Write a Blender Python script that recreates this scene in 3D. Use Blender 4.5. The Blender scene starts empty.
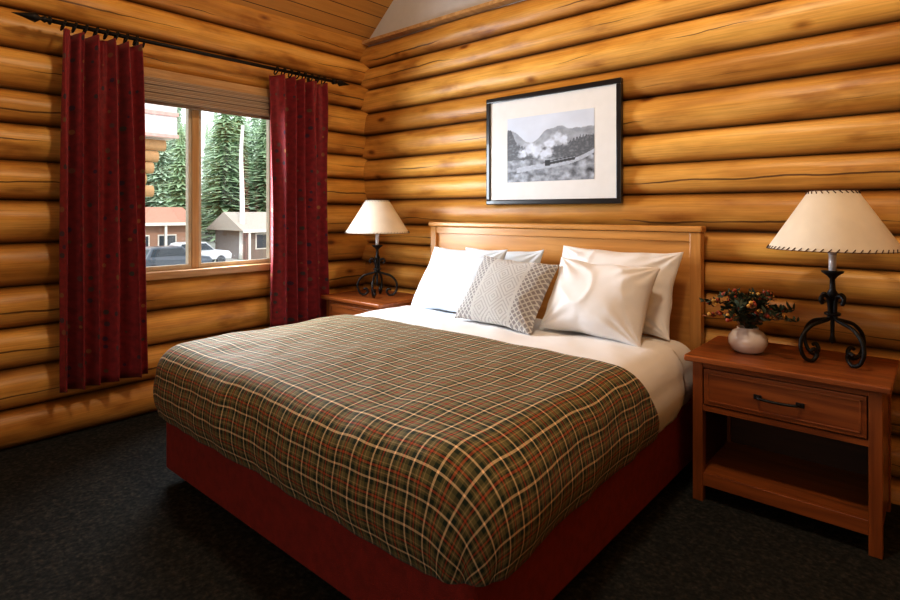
import bpy, bmesh, math, random
from mathutils import Vector, Matrix, noise
random.seed(7)
scene = bpy.context.scene
COL = scene.collection

# ---------------------------------------------------------------- helpers
def empty(name, loc):
    e = bpy.data.objects.new(name, None); e.location = loc; e.empty_display_size = .1
    COL.objects.link(e); return e
def setparent(o, p):
    if p is not None:
        o.parent = p
        o.matrix_parent_inverse = Matrix.Translation(-Vector(p.location))
def mesh_obj(name, verts, faces, mat=None, parent=None, smooth=False, center=True):
    v = [Vector(a) for a in verts]
    if center and v:
        mn = Vector((min(a.x for a in v), min(a.y for a in v), min(a.z for a in v)))
        mx = Vector((max(a.x for a in v), max(a.y for a in v), max(a.z for a in v)))
        c = (mn + mx) / 2
    else: c = Vector((0, 0, 0))
    me = bpy.data.meshes.new(name)
    me.from_pydata([tuple(a - c) for a in v], [], faces)
    me.update()
    if smooth:
        for p in me.polygons: p.use_smooth = True
    o = bpy.data.objects.new(name, me); o.location = c
    COL.objects.link(o)
    if mat: me.materials.append(mat)
    setparent(o, parent)
    return o
def box(name, x0, x1, y0, y1, z0, z1, mat=None, bev=0.0, parent=None, seg=2):
    v = [(x0,y0,z0),(x1,y0,z0),(x1,y1,z0),(x0,y1,z0),(x0,y0,z1),(x1,y0,z1),(x1,y1,z1),(x0,y1,z1)]
    f = [(0,3,2,1),(4,5,6,7),(0,1,5,4),(1,2,6,5),(2,3,7,6),(3,0,4,7)]
    o = mesh_obj(name, v, f, mat, parent)
    if bev > 0:
        m = o.modifiers.new("bev", 'BEVEL'); m.width = bev; m.segments = seg; m.limit_method = 'ANGLE'
    return o
def lathe_data(prof, cx, cy, n=32, close=False):
    V = []; F = []
    for (r, z) in prof:
        for i in range(n):
            a = 2*math.pi*i/n
            V.append((cx + r*math.cos(a), cy + r*math.sin(a), z))
    m = len(prof)
    for j in range(m-1):
        for i in range(n):
            F.append((j*n+i, j*n+(i+1) % n, (j+1)*n+(i+1) % n, (j+1)*n+i))
    return V, F
def lathe(name, prof, cx, cy, mat, parent=None, n=32, smooth=True):
    V, F = lathe_data(prof, cx, cy, n)
    return mesh_obj(name, V, F, mat, parent, smooth)
def catmull(pts, sub=8):
    P = [Vector(p) for p in pts]; out = []
    for i in range(len(P)-1):
        p0 = P[max(i-1, 0)]; p1 = P[i]; p2 = P[i+1]; p3 = P[min(i+2, len(P)-1)]
        for k in range(sub):
            t = k/sub
            out.append(0.5*((2*p1)+(-p0+p2)*t+(2*p0-5*p1+4*p2-p3)*t*t+(-p0+3*p1-3*p2+p3)*t**3))
    out.append(P[-1]); return out
def tube_data(pts, r, n=8, V=None, F=None):
    if V is None: V = []; F = []
    P = [Vector(p) for p in pts]; b = len(V)
    up = Vector((0.13, 0.21, 1)).normalized(); prev = None
    for i, p in enumerate(P):
        t = (P[min(i+1, len(P)-1)] - P[max(i-1, 0)])
        if t.length < 1e-9: t = Vector((0, 0, 1))
        t.normalize()
        if prev is None:
            a = t.cross(up)
            if a.length < 1e-3: a = t.cross(Vector((1, 0, 0)))
        else: a = prev - t*prev.dot(t)
        a.normalize(); prev = a; c = t.cross(a)
        rr = r[i] if isinstance(r, (list, tuple)) else r
        for k in range(n):
            w = 2*math.pi*k/n
            V.append(tuple(p + a*math.cos(w)*rr + c*math.sin(w)*rr))
    for i in range(len(P)-1):
        for k in range(n):
            F.append((b+i*n+k, b+i*n+(k+1) % n, b+(i+1)*n+(k+1) % n, b+(i+1)*n+k))
    F.append(tuple(b+k for k in reversed(range(n))))
    F.append(tuple(b+(len(P)-1)*n+k for k in range(n)))
    return V, F
def tube(name, pts, r, mat, parent=None, n=8):
    V, F = tube_data(pts, r, n)
    return mesh_obj(name, V, F, mat, parent, True)
def ball_data(c, r, V, F, nu=8, nv=5, sz=1.0):
    b = len(V)
    V.append((c[0], c[1], c[2]+r*sz))
    for j in range(1, nv):
        th = math.pi*j/nv
        for i in range(nu):
            a = 2*math.pi*i/nu
            V.append((c[0]+r*math.sin(th)*math.cos(a), c[1]+r*math.sin(th)*math.sin(a), c[2]+r*sz*math.cos(th)))
    V.append((c[0], c[1], c[2]-r*sz)); last = len(V)-1
    for i in range(nu):
        F.append((b, b+1+i, b+1+(i+1) % nu))
        F.append((last, last-nu+(i+1) % nu, last-nu+i))
    for j in range(nv-2):
        for i in range(nu):
            F.append((b+1+j*nu+i, b+1+(j+1)*nu+i, b+1+(j+1)*nu+(i+1) % nu, b+1+j*nu+(i+1) % nu))

# ---------------------------------------------------------------- materials
def newmat(name):
    m = bpy.data.materials.new(name); m.use_nodes = True
    nt = m.node_tree; b = nt.nodes['Principled BSDF']
    return m, nt, b
def simple(name, col, rough=.6, metal=0, spec=.5, coat=0, noise_amt=.12, nscale=12, bump=0, bscale=80):
    m, nt, b = newmat(name)
    N, L = nt.nodes, nt.links
    tc = N.new('ShaderNodeTexCoord')
    nz = N.new('ShaderNodeTexNoise'); nz.inputs['Scale'].default_value = nscale; nz.inputs['Detail'].default_value = 4
    L.new(tc.outputs['Object'], nz.inputs['Vector'])
    r = N.new('ShaderNodeValToRGB')
    r.color_ramp.elements[0].position = .3; r.color_ramp.elements[1].position = .7
    r.color_ramp.elements[0].color = (*[c*(1-noise_amt) for c in col], 1)
    r.color_ramp.elements[1].color = (*[min(1, c*(1+noise_amt)) for c in col], 1)
    L.new(nz.outputs['Fac'], r.inputs['Fac']); L.new(r.outputs['Color'], b.inputs['Base Color'])
    b.inputs['Roughness'].default_value = rough; b.inputs['Metallic'].default_value = metal
    b.inputs['Specular IOR Level'].default_value = spec; b.inputs['Coat Weight'].default_value = coat
    if bump > 0:
        n2 = N.new('ShaderNodeTexNoise'); n2.inputs['Scale'].default_value = bscale; n2.inputs['Detail'].default_value = 3
        L.new(tc.outputs['Object'], n2.inputs['Vector'])
        bp = N.new('ShaderNodeBump'); bp.inputs['Strength'].default_value = bump; bp.inputs['Distance'].default_value = .01
        L.new(n2.outputs['Fac'], bp.inputs['Height']); L.new(bp.outputs['Normal'], b.inputs['Normal'])
    return m
def ramp(nt, stops, interp='LINEAR'):
    r = nt.nodes.new('ShaderNodeValToRGB'); cr = r.color_ramp; cr.interpolation = interp
    cr.elements[0].position = stops[0][0]; cr.elements[0].color = (*stops[0][1], 1)
    cr.elements[1].position = stops[-1][0]; cr.elements[1].color = (*stops[-1][1], 1)
    for p, c in stops[1:-1]:
        e = cr.elements.new(p); e.color = (*c, 1)
    return r
def math_n(nt, op, a, b=None, clamp=False):
    n = nt.nodes.new('ShaderNodeMath'); n.operation = op; n.use_clamp = clamp
    for i, x in enumerate((a, b)):
        if x is None: continue
        if isinstance(x, (int, float)): n.inputs[i].default_value = x
        else: nt.links.new(x, n.inputs[i])
    return n.outputs[0]
def mix(nt, fac, a, b, mode='MIX'):
    n = nt.nodes.new('ShaderNodeMix'); n.data_type = 'RGBA'; n.blend_type = mode
    for idx, x in ((0, fac), (6, a), (7, b)):
        if isinstance(x, (int, float)): n.inputs[idx].default_value = x
        elif isinstance(x, tuple): n.inputs[idx].default_value = (*x, 1)
        else: nt.links.new(x, n.inputs[idx])
    return n.outputs[2]

def log_material(name, axis):
    m, nt, b = newmat(name); N, L = nt.nodes, nt.links
    tc = N.new('ShaderNodeTexCoord')
    at = N.new('ShaderNodeAttribute'); at.attribute_name = 'logp'
    sp = N.new('ShaderNodeSeparateColor'); L.new(at.outputs['Color'], sp.inputs[0])
    var, vv = sp.outputs[0], sp.outputs[1]
    def noisetex(sx, so, detail=4, off=0.0, dist=0.0):
        mp = N.new('ShaderNodeMapping')
        mp.inputs['Scale'].default_value = (sx, so, so) if axis == 'X' else (so, sx, so)
        L.new(tc.outputs['Object'], mp.inputs['Vector'])
        ad = N.new('ShaderNodeVectorMath'); ad.operation = 'ADD'
        L.new(mp.outputs[0], ad.inputs[0])
        cb = N.new('ShaderNodeCombineXYZ'); k = math_n(nt, 'MULTIPLY', var, 37.0+off)
        for i in range(3): L.new(k, cb.inputs[i])
        L.new(cb.outputs[0], ad.inputs[1])
        nz = N.new('ShaderNodeTexNoise'); nz.inputs['Scale'].default_value = 1; nz.inputs['Detail'].default_value = detail
        nz.inputs['Distortion'].default_value = dist
        L.new(ad.outputs[0], nz.inputs['Vector']); return nz.outputs['Fac'], ad.outputs[0]
    g1, _ = noisetex(.8, 20, 5, 0, .1)
    g2, _ = noisetex(2.6, 8.0, 4, 5)
    g3, _ = noisetex(3, 130, 3, 9)
    r1 = ramp(nt, [(.25, (.64, .31, .060)), (.5, (.76, .42, .095)), (.75, (.85, .51, .150))])
    L.new(g1, r1.inputs['Fac'])
    r2 = ramp(nt, [(.28, (.56, .43, .32)), (.43, (.91, .87, .82)), (.70, (1.14, 1.18, 1.22))])
    L.new(g2, r2.inputs['Fac'])
    c = mix(nt, 1.0, r1.outputs[0], r2.outputs[0], 'MULTIPLY')
    r3 = ramp(nt, [(0, (.74, .66, .56)), (.5, (.94, .92, .89)), (1, (1.10, 1.15, 1.2))])
    L.new(var, r3.inputs['Fac'])
    c = mix(nt, 1.0, c, r3.outputs[0], 'MULTIPLY')
    r4 = ramp(nt, [(.35, (.88, .85, .82)), (.6, (1.03, 1.03, 1.03))]); L.new(g3, r4.inputs['Fac'])
    c = mix(nt, 1.0, c, r4.outputs[0], 'MULTIPLY')
    # knots
    mp = N.new('ShaderNodeMapping'); mp.inputs['Scale'].default_value = (2.2, 1, 5.2) if axis == 'X' else (1, 2.2, 5.2)
    L.new(tc.outputs['Object'], mp.inputs['Vector'])
    vo = N.new('ShaderNodeTexVoronoi'); vo.inputs['Scale'].default_value = 1.0; L.new(mp.outputs[0], vo.inputs['Vector'])
    rk = ramp(nt, [(.0, (.10, .03, .008)), (.06, (.20, .06, .014)), (.10, (.7, .55, .4)), (.16, (1, 1, 1))])
    L.new(vo.outputs['Distance'], rk.inputs['Fac'])
    c = mix(nt, .85, c, rk.outputs[0], 'MULTIPLY')
    # drying checks
    w1, _ = noisetex(1.3, .001, 4, 3)
    w2, _ = noisetex(.7, .001, 2, 11)
    cen = math_n(nt, 'ADD', math_n(nt, 'MULTIPLY', var, .25), math_n(nt, 'MULTIPLY', w1, .5))
    dist = math_n(nt, 'ABSOLUTE', math_n(nt, 'SUBTRACT', vv, cen))
    mask = math_n(nt, 'MINIMUM', math_n(nt, 'MULTIPLY', math_n(nt, 'SUBTRACT', w2, .50), .24, True), .024)
    crack = math_n(nt, 'LESS_THAN', dist, mask)
    c = mix(nt, math_n(nt, 'MULTIPLY', crack, .80), c, (.06, .022, .006))
    # shade in the grooves, painted into the log colour
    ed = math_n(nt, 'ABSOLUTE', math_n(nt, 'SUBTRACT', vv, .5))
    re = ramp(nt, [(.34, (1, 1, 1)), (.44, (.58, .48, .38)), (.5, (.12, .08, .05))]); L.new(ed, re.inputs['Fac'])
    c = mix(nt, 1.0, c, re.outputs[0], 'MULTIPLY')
    L.new(c, b.inputs['Base Color'])
    b.inputs['Roughness'].default_value = .40
    b.inputs['Specular IOR Level'].default_value = .45
    bp = N.new('ShaderNodeBump'); bp.inputs['Strength'].default_value = .4; bp.inputs['Distance'].default_value = .006
    hh = math_n(nt, 'SUBTRACT', math_n(nt, 'ADD', g1, g2), crack)
    L.new(hh, bp.inputs['Height']); L.new(bp.outputs['Normal'], b.inputs['Normal'])
    return m
def wood(name, dark, light, axis='X', rough=.35, fine=28, long=2.0, coat=.2):
    m, nt, b = newmat(name); N, L = nt.nodes, nt.links
    tc = N.new('ShaderNodeTexCoord'); oi = N.new('ShaderNodeObjectInfo')
    mp = N.new('ShaderNodeMapping')
    s = {'X': (long, fine, fine), 'Y': (fine, long, fine), 'Z': (fine, fine, long)}[axis]
    mp.inputs['Scale'].default_value = s
    L.new(tc.outputs['Object'], mp.inputs['Vector'])
    ad = N.new('ShaderNodeVectorMath'); ad.operation = 'ADD'; L.new(mp.outputs[0], ad.inputs[0])
    k = math_n(nt, 'MULTIPLY', oi.outputs['Random'], 50.0)
    cb = N.new('ShaderNodeCombineXYZ')
    for i in range(3): L.new(k, cb.inputs[i])
    L.new(cb.outputs[0], ad.inputs[1])
    nz = N.new('ShaderNodeTexNoise'); nz.inputs['Scale'].default_value = 1; nz.inputs['Detail'].default_value = 6
    nz.inputs['Distortion'].default_value = .6; L.new(ad.outputs[0], nz.inputs['Vector'])
    r = ramp(nt, [(.3, dark), (.7, light)]); L.new(nz.outputs['Fac'], r.inputs['Fac'])
    L.new(r.outputs[0], b.inputs['Base Color'])
    b.inputs['Roughness'].default_value = rough; b.inputs['Coat Weight'].default_value = coat
    b.inputs['Coat Roughness'].default_value = .2
    return m

M_logX = log_material('log_pine_x', 'X'); M_logY = log_material('log_pine_y', 'Y')
CH_D, CH_L = (.19, .048, .010), (.40, .118, .024)
M_chX = wood('cherry_x', CH_D, CH_L, 'X', coat=.1); M_chY = wood('cherry_y', CH_D, CH_L, 'Y', coat=.1); M_chZ = wood('cherry_z', CH_D, CH_L, 'Z', coat=.1)
M_chShade = wood('cherry_shaded_inside', (.035, .010, .003), (.07, .020, .006), 'X', .6, coat=0)  # cherry darkened to paint in the shade inside the compartment
HB_D, HB_L = (.52, .24, .055), (.70, .36, .10)
M_hbX = wood('maple_x', HB_D, HB_L, 'X'); M_hbZ = wood('maple_z', HB_D, HB_L, 'Z')
M_frameZ = wood('window_fir_z', (.46, .26, .10), (.66, .42, .20), 'Z'); M_frameY = wood('window_fir_y', (.46, .26, .10), (.66, .42, .20), 'Y')
M_iron = simple('black_iron', (.018, .016, .015), .45, .6, noise_amt=.3, nscale=60, bump=.2)
M_sheet = simple('white_cotton', (.86, .86, .87), .85, noise_amt=.02, nscale=6, bump=.22, bscale=14)
M_sheetb = simple('white_cotton_window_lit', (.74, .83, .93), .85, noise_amt=.02, nscale=6, bump=.22, bscale=14)  # blue tint puts the cool window light into the cotton colour
M_red = simple('red_box_spring_fabric', (.24, .016, .009), .85, noise_amt=.15, nscale=30, bump=.2, bscale=300)
M_plaster = simple('grey_plaster', (.62, .63, .66), .9, noise_amt=.03, bump=.1)
M_black = simple('black_paint', (.012, .011, .011), .3, coat=.3)
M_mat = simple('picture_mat_board', (.82, .82, .82), .8, coat=.5, noise_amt=.02)
M_vase = simple('white_ceramic', (.80, .76, .76), .2, coat=.4, noise_amt=.03)
M_shade = simple('parchment_shade', (.84, .77, .65), .75, noise_amt=.05, nscale=9)
M_lace = simple('leather_lace', (.10, .05, .03), .8)

# ---------------------------------------------------------------- camera
cam = bpy.data.cameras.new('camera'); camo = bpy.data.objects.new('camera', cam); COL.objects.link(camo)
camo.location = (0, 0, 1.35); camo.rotation_euler = (math.radians(90), 0, math.radians(41.2))
cam.sensor_width = 36; cam.lens = 22.36; cam.shift_y = -0.0978; cam.clip_start = .05; cam.clip_end = 500
scene.camera = camo

# ---------------------------------------------------------------- room
XL, XR, YB, YF = -3.92, 2.3, 3.30, -2.4
ZT = 2.87
def log_wall(name, axis, a0, a1, rows, crest, inward, mat, hole=None, seed=0):
    rnd = random.Random(seed)
    V = []; F = []; C = []
    NP = 16
    lastvar = .5
    for ri, (z0, z1) in enumerate(rows):
        var = rnd.random()
        if abs(var-lastvar) < .2: var = (var+.4) % 1
        if axis == 'Y' and ri == 0: var = .12  # lowest log toned darker: dim light low on the wall, painted in
        lastvar = var
        h = (z1-z0)/2; zc = (z0+z1)/2; r = h*1.07
        spans = [(a0, a1)]
        if hole and z0 > hole[2]-.01 and z1 < hole[3]+.01:
            spans = [(a0, hole[0]), (hole[1], a1)]
        ph = rnd.random()*100; prot = rnd.uniform(-.008, .004)
        for (s0, s1) in spans:
            ns = max(6, int((s1-s0)/.05)); b0 = len(V)
            for i in range(ns+1):
                s = s0+(s1-s0)*i/ns
                bul = 1+.14*noise.noise(Vector((s*.7, ph, 0)))+.07*noise.noise(Vector((s*3, ph, 5)))
                wz = .016*noise.noise(Vector((s*.9, ph, 9)))
                for k in range(NP+1):
                    t = -1+2*k/NP
                    tt = math.sin(t*math.pi/2)*.25+t*.75
                    dd = (math.sqrt(max(r*r-(tt*h)**2, 0))-math.sqrt(r*r-h*h))
                    full = r-math.sqrt(r*r-h*h)
                    inner = 1-abs(tt)**6
                    depth = full-dd*bul-prot*inner
                    lump = .004*noise.noise(Vector((s*5, tt*2, ph)))*inner
                    c = crest-inward*(depth-lump)
                    z = zc+tt*h+wz*inner
                    V.append((s, c, z) if axis == 'X' else (c, s, z))
                    C.append((var, (tt+1)/2, 0, 1))
            for i in range(ns):
                for k in range(NP):
                    F.append((b0+i*(NP+1)+k, b0+(i+1)*(NP+1)+k, b0+(i+1)*(NP+1)+k+1, b0+i*(NP+1)+k+1))
            bk = crest-inward*(r-math.sqrt(r*r-h*h)+.012)
            b0 = len(V)
            for (s, z) in ((s0, z0-.01), (s1, z0-.01), (s1, z1+.01), (s0, z1+.01)):
                V.append((s, bk, z) if axis == 'X' else (bk, s, z)); C.append((var, 0, 0, 1))
            F.append((b0, b0+1, b0+2, b0+3))
    o = mesh_obj(name, V, F, mat, None, True, center=False)
    a = o.data.color_attributes.new('logp', 'FLOAT_COLOR', 'POINT')
    for i, cc in enumerate(C): a.data[i].color = cc
    return o
def rows(z0, z1, n, seed, jit=.16):
    rr = random.Random(seed); w = [1+jit*(rr.random()-.5)*2 for _ in range(n)]
    s = sum(w); out = []; z = z0
    for x in w:
        out.append((z, z+(z1-z0)*x/s)); z += (z1-z0)*x/s
    return out
WY0, WY1, WZ0, WZ1 = 1.16, 2.44, .92, 2.29
log_wall('wall_back', 'X', XL-.12, XR+.1, rows(-.08, ZT, 15, 3), YB, -1, M_logX, seed=11)
log_wall('wall_left', 'Y', YF, YB+.1, rows(0, WZ0, 4, 5, .08)+rows(WZ0, WZ1, 6, 6)+rows(WZ1, 2.98, 3, 7), XL, 1, M_logY,
         hole=(WY0, WY1, WZ0, WZ1), seed=23)
log_wall('wall_right', 'Y', YF, YB+.1, rows(0, 2.94, 13, 8), XR, -1, M_logY, seed=31)
log_wall('wall_front', 'X', XL-.1, XR+.1, rows(0, 2.94, 13, 9), YF, 1, M_logX, seed=41)
box('floor', XL-.12, XR+.12, YF-.12, YB+.12, -.05, 0, None)
fl = bpy.data.objects['floor']
m, nt, b = newmat('dark_carpet'); N, L = nt.nodes, nt.links
tc = N.new('ShaderNodeTexCoord'); nz = N.new('ShaderNodeTexNoise'); nz.inputs['Scale'].default_value = 60; nz.inputs['Detail'].default_value = 3
L.new(tc.outputs['Object'], nz.inputs['Vector'])
r = ramp(nt, [(.35, (.017, .018, .017)), (.5, (.026, .026, .024)), (.62, (.038, .036, .031)), (.75, (.06, .053, .044))]); L.new(nz.outputs['Fac'], r.inputs['Fac'])
L.new(r.outputs[0], b.inputs['Base Color']); b.inputs['Roughness'].default_value = 1; b.inputs['Specular IOR Level'].default_value = .03
bp = N.new('ShaderNodeBump'); bp.inputs['Strength'].default_value = .35; bp.inputs['Distance'].default_value = .01
L.new(nz.outputs['Fac'], bp.inputs['Height']); L.new(bp.outputs['Normal'], b.inputs['Normal'])
fl.data.materials.append(m)

# gables + ceiling
SL = .86; XM = (XL+XR)/2; ZE = 2.92; ZR = ZE+SL*(XM-XL)
for nm, yy in (('wall_gable_back', YB+.05), ('wall_gable_front', YF-.05)):
    mesh_obj(nm, [(XL-.1, yy, ZT-.08), (XR+.1, yy, ZT-.08), (XR+.1, yy, ZE+.02), (XM, yy, ZR+.05), (XL-.1, yy, ZE+.02)], [(0, 1, 2, 3, 4)], M_plaster)
box('trim_1', XL, XR, YB-.03, YB+.06, ZT-.005, ZT+.022, M_frameY)
# plank ceiling
m, nt, b = newmat('plank_ceiling'); N, L = nt.nodes, nt.links
tc = N.new('ShaderNodeTexCoord'); sx = N.new('ShaderNodeSeparateXYZ'); L.new(tc.outputs['Object'], sx.inputs[0])
u = math_n(nt, 'MULTIPLY', sx.outputs[0], 1/.085)
fr = math_n(nt, 'FRACT', u); fl_ = math_n(nt, 'FLOOR', u)
wn = N.new('ShaderNodeTexWhiteNoise'); wn.noise_dimensions = '1D'; L.new(fl_, wn.inputs['W'])
mp = N.new('ShaderNodeMapping'); mp.inputs['Scale'].default_value = (40, 2, 40); L.new(tc.outputs['Object'], mp.inputs[0])
nz = N.new('ShaderNodeTexNoise'); nz.inputs['Scale'].default_value = 1; nz.inputs['Detail'].default_value = 4; L.new(mp.outputs[0], nz.inputs['Vector'])
f = math_n(nt, 'ADD', math_n(nt, 'MULTIPLY', wn.outputs[0], .5), math_n(nt, 'MULTIPLY', nz.outputs['Fac'], .5))
r = ramp(nt, [(.2, (.40, .18, .035)), (.8, (.68, .37, .095))]); L.new(f, r.inputs['Fac'])
seam = math_n(nt, 'LESS_THAN', fr, .06)
L.new(mix(nt, seam, r.outputs[0], (.08, .03, .01)), b.inputs['Base Color']); b.inputs['Roughness'].default_value = .5
mesh_obj('ceiling', [(XL-.15, YF-.1, ZE-.13), (XL-.15, YB+.1, ZE-.13), (XM, YB+.1, ZR), (XM, YF-.1, ZR), (XR+.15, YF-.1, ZE-.13), (XR+.15, YB+.1, ZE-.13),
   (XL-.15, YF-.1, ZE), (XL-.15, YB+.1, ZE), (XM, YB+.1, ZR+.13), (XM, YF-.1, ZR+.13), (XR+.15, YF-.1, ZE), (XR+.15, YB+.1, ZE)],
   [(0, 1, 2, 3), (3, 2, 5, 4), (6, 9, 8, 7), (9, 10, 11, 8), (0, 3, 9, 6), (3, 4, 10, 9), (1, 7, 8, 2), (2, 8, 11, 5), (0, 6, 7, 1), (4, 5, 11, 10)], m, center=False)

# ---------------------------------------------------------------- window 1
w = empty('window_1', (XL-.05, (WY0+WY1)/2, (WZ0+WZ1)/2))
def wb(n, y0, y1, z0, z1, x0=-4.06, x1=-3.905, mt=M_frameZ, bv=.004): return box(n, x0, x1, y0, y1, z0, z1, mt, bv, w)
wb('jamb_left', WY0-.015, WY0+.03, WZ0, WZ1); wb('jamb_right', WY1-.03, WY1+.015, WZ0, WZ1)
wb('head_jamb', WY0-.015, WY1+.015, WZ1-.03, WZ1+.01, mt=M_frameY); wb('sill', WY0-.03, WY1+.03, WZ0-.02, WZ0+.03, x1=-3.895, mt=M_frameY)
ym = 1.80
wb('mullion', ym-.024, ym+.024, WZ0+.03, WZ1-.03, -4.05, -3.98)
M_sash = simple('sash_paint', (.60, .52, .40), .5)
for i, (a, c) in enumerate(((WY0+.03, ym-.024), (ym+.024, WY1-.03))):
    wb('sash_bottom_%d' % i, a, c, WZ0+.03, WZ0+.06, -4.04, -3.99, M_sash); wb('sash_top_%d' % i, a, c, WZ1-.08, WZ1-.03, -4.04, -3.99, M_sash)
    wb('sash_l_%d' % i, a, a+.022, WZ0+.06, WZ1-.08, -4.04, -3.99, M_sash); wb('sash_r_%d' % i, c-.022, c, WZ0+.06, WZ1-.08, -4.04, -3.99, M_sash)
mg = bpy.data.materials.new('window_glass'); mg.use_nodes = True; nt = mg.node_tree; nt.nodes.remove(nt.nodes['Principled BSDF'])
tr = nt.nodes.new('ShaderNodeBsdfTransparent'); gl = nt.nodes.new('ShaderNodeBsdfGlossy'); gl.inputs['Roughness'].default_value = .02
ms = nt.nodes.new('ShaderNodeMixShader'); ms.inputs[0].default_value = .04
nt.links.new(tr.outputs[0], ms.inputs[1]); nt.links.new(gl.outputs[0], ms.inputs[2]); nt.links.new(ms.outputs[0], nt.nodes['Material Output'].inputs[0])
box('glass', -4.018, -4.014, WY0+.04, WY1-.04, WZ0+.05, WZ1-.06, mg, 0, w)
# woven wood blind rolled up
m, nt, b = newmat('woven_wood'); N, L = nt.nodes, nt.links
tc = N.new('ShaderNodeTexCoord'); sx = N.new('ShaderNodeSeparateXYZ'); L.new(tc.outputs['Object'], sx.inputs[0])
s1 = math_n(nt, 'FRACT', math_n(nt, 'MULTIPLY', sx.outputs[2], 90)); 
r = ramp(nt, [(.0, (.18, .12, .08)), (.4, (.50, .38, .27)), (1, (.28, .19, .13))]); L.new(s1, r.inputs['Fac'])
L.new(r.outputs[0], b.inputs['Base Color']); b.inputs['Roughness'].default_value = .7
bl = empty('window_blind', (-3.93, 1.8, 2.18))
box('headrail', -3.955, -3.895, WY0+.03, WY1-.03, 2.235, 2.262, M_frameY, .004, bl)
for i in range(6):
    z = 2.238-i*.026
    box('fold_%d' % i, -3.955+.002*i, -3.885+.010*(i % 2)+.003*i, WY0+.035, WY1-.035, z-.028, z, m, .010, bl)
tube('bottom_rail', [(-3.905, WY0+.04, 2.078), (-3.905, WY1-.04, 2.078)], .016, m, bl, 12)

# made-up window frame behind the camera, added to house a fill light
w2 = empty('fill_light_frame', (-.9, YF+.02, 1.75))
for n_, a in (('top', (-2.45, .65, 2.55, 2.63)), ('bottom', (-2.45, .65, .87, .95)), ('left', (-2.45, -2.37, .95, 2.55)), ('right', (.57, .65, .95, 2.55)), ('mid', (-.93, -.87, .95, 2.55))):
    box('frame_'+n_, a[0], a[1], YF-.02, YF+.05, a[2], a[3], M_frameZ, .004, w2)

# ---------------------------------------------------------------- curtains and rod
m, nt, b = newmat('curtain_red_fabric'); N, L = nt.nodes, nt.links
uv = N.new('ShaderNodeUVMap'); 
mp = N.new('ShaderNodeMapping'); mp.inputs['Scale'].default_value = (14, 14, 1); L.new(uv.outputs[0], mp.inputs[0])
vo = N.new('ShaderNodeTexVoronoi'); vo.inputs['Scale'].default_value = 1; vo.inputs['Randomness'].default_value = .45; L.new(mp.outputs[0], vo.inputs['Vector'])
d1 = math_n(nt, 'LESS_THAN', vo.outputs['Distance'], .22)
wn = N.new('ShaderNodeTexWhiteNoise'); L.new(vo.outputs['Color'], wn.inputs['Vector'])
r = ramp(nt, [(0, (.01, .03, .06)), (.45, (.40, .19, .05)), (.55, (.02, .06, .04)), (1, (.02, .01, .06))]); L.new(wn.outputs[0], r.inputs['Fac'])
nz = N.new('ShaderNodeTexNoise'); nz.inputs['Scale'].default_value = 25; L.new(uv.outputs[0], nz.inputs['Vector'])
rb = ramp(nt, [(.3, (.17, .008, .012)), (.7, (.30, .016, .022))]); L.new(nz.outputs['Fac'], rb.inputs['Fac'])
L.new(mix(nt, math_n(nt, 'MULTIPLY', d1, .8), rb.outputs[0], r.outputs[0]), b.inputs['Base Color'])
b.inputs['Roughness'].default_value = .65; b.inputs['Sheen Weight'].default_value = .08
M_curt = m
def curtain(name, y0t, y1t, y0b, y1b, zb, npl, seed, xc=-3.795):
    zt = 2.395; nu, nv = 200, 44; V = []; F = []; UV = []
    for j in range(nv+1):
        v = j/nv; z = zt+(zb-zt)*v
        for i in range(nu+1):
            u = i/nu
            ya = y0t+(y0b-y0t)*v**.7; yb = y1t+(y1b-y1t)*v**.7
            wv = noise.noise(Vector((u*2.2+seed, v*.8, 0)))
            phs = u*npl*2*math.pi+2.4*wv+seed
            y = ya+(yb-ya)*(u+.024*math.sin(phs+.8)*(.4+v))
            amp = (.040+.018*v)*(1+.6*noise.noise(Vector((u*4, v*1.2, seed+3))))
            fine = .010*math.sin(u*npl*2*math.pi*2.3+seed)*max(0, 1-v*2.2)
            x = xc+amp*math.sin(phs)+fine+.007*math.sin(phs*2.3+2*v)+.007*noise.noise(Vector((u*8, v*5, seed)))
            V.append((x, y, z+(.006*math.sin(phs) if j == 0 else 0)+(.006*math.sin(phs) if j == nv else 0))); UV.append((u*(yb-ya)*2.3, v*(zt-zb)))
    for j in range(nv):
        for i in range(nu):
            a = j*(nu+1)+i; F.append((a, a+nu+1, a+nu+2, a+1))
    o = mesh_obj(name, V, F, M_curt, None, True)
    ul = o.data.uv_layers.new(name='UVMap')
    for lp in o.data.loops: ul.data[lp.index].uv = UV[lp.vertex_index]
    s = o.modifiers.new('thick', 'SOLIDIFY'); s.thickness = .004
    return o
curtain('curtain', .945, 1.355, .92, 1.41, .315, 4.8, 1.3)
curtain('curtain', 2.30, 2.80, 2.31, 2.83, .475, 5.0, 4.1)
rod = empty('curtain_rod', (-3.795, 1.86, 2.415))
RZ = 2.436; RX = -3.795
tube('rod', [(RX, .90, RZ), (RX, 2.85, RZ)], .0125, M_iron, rod, 12)
def finial(nm, y, s):
    pr = [(.0125, 0), (.024, .006), (.024, .014), (.012, .022), (.020, .035), (.012, .048), (.010, .055), (.028, .078), (.024, .092), (.013, .13), (.001, .185)]
    V, F = lathe_data(pr, 0, 0, 14)
    V = [(RX+a, y+s*c, RZ+bb) for (a, bb, c) in V]
    mesh_obj(nm, V, F, M_iron, rod, True)
finial('finial_a', .90, -1); finial('finial_b', 2.85, 1)
V = []; F = []
for yr in [.955+i*.055 for i in range(8)]+[2.33+i*.062 for i in range(8)]:
    pts = [(RX+.026*math.cos(a), yr+.010*math.sin(a*1), RZ-.010+.030*math.sin(a)) for a in [k*2*math.pi/16 for k in range(17)]]
    tube_data(pts, .0055, 6, V, F)
mesh_obj('rings', V, F, M_iron, rod, True)
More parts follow.
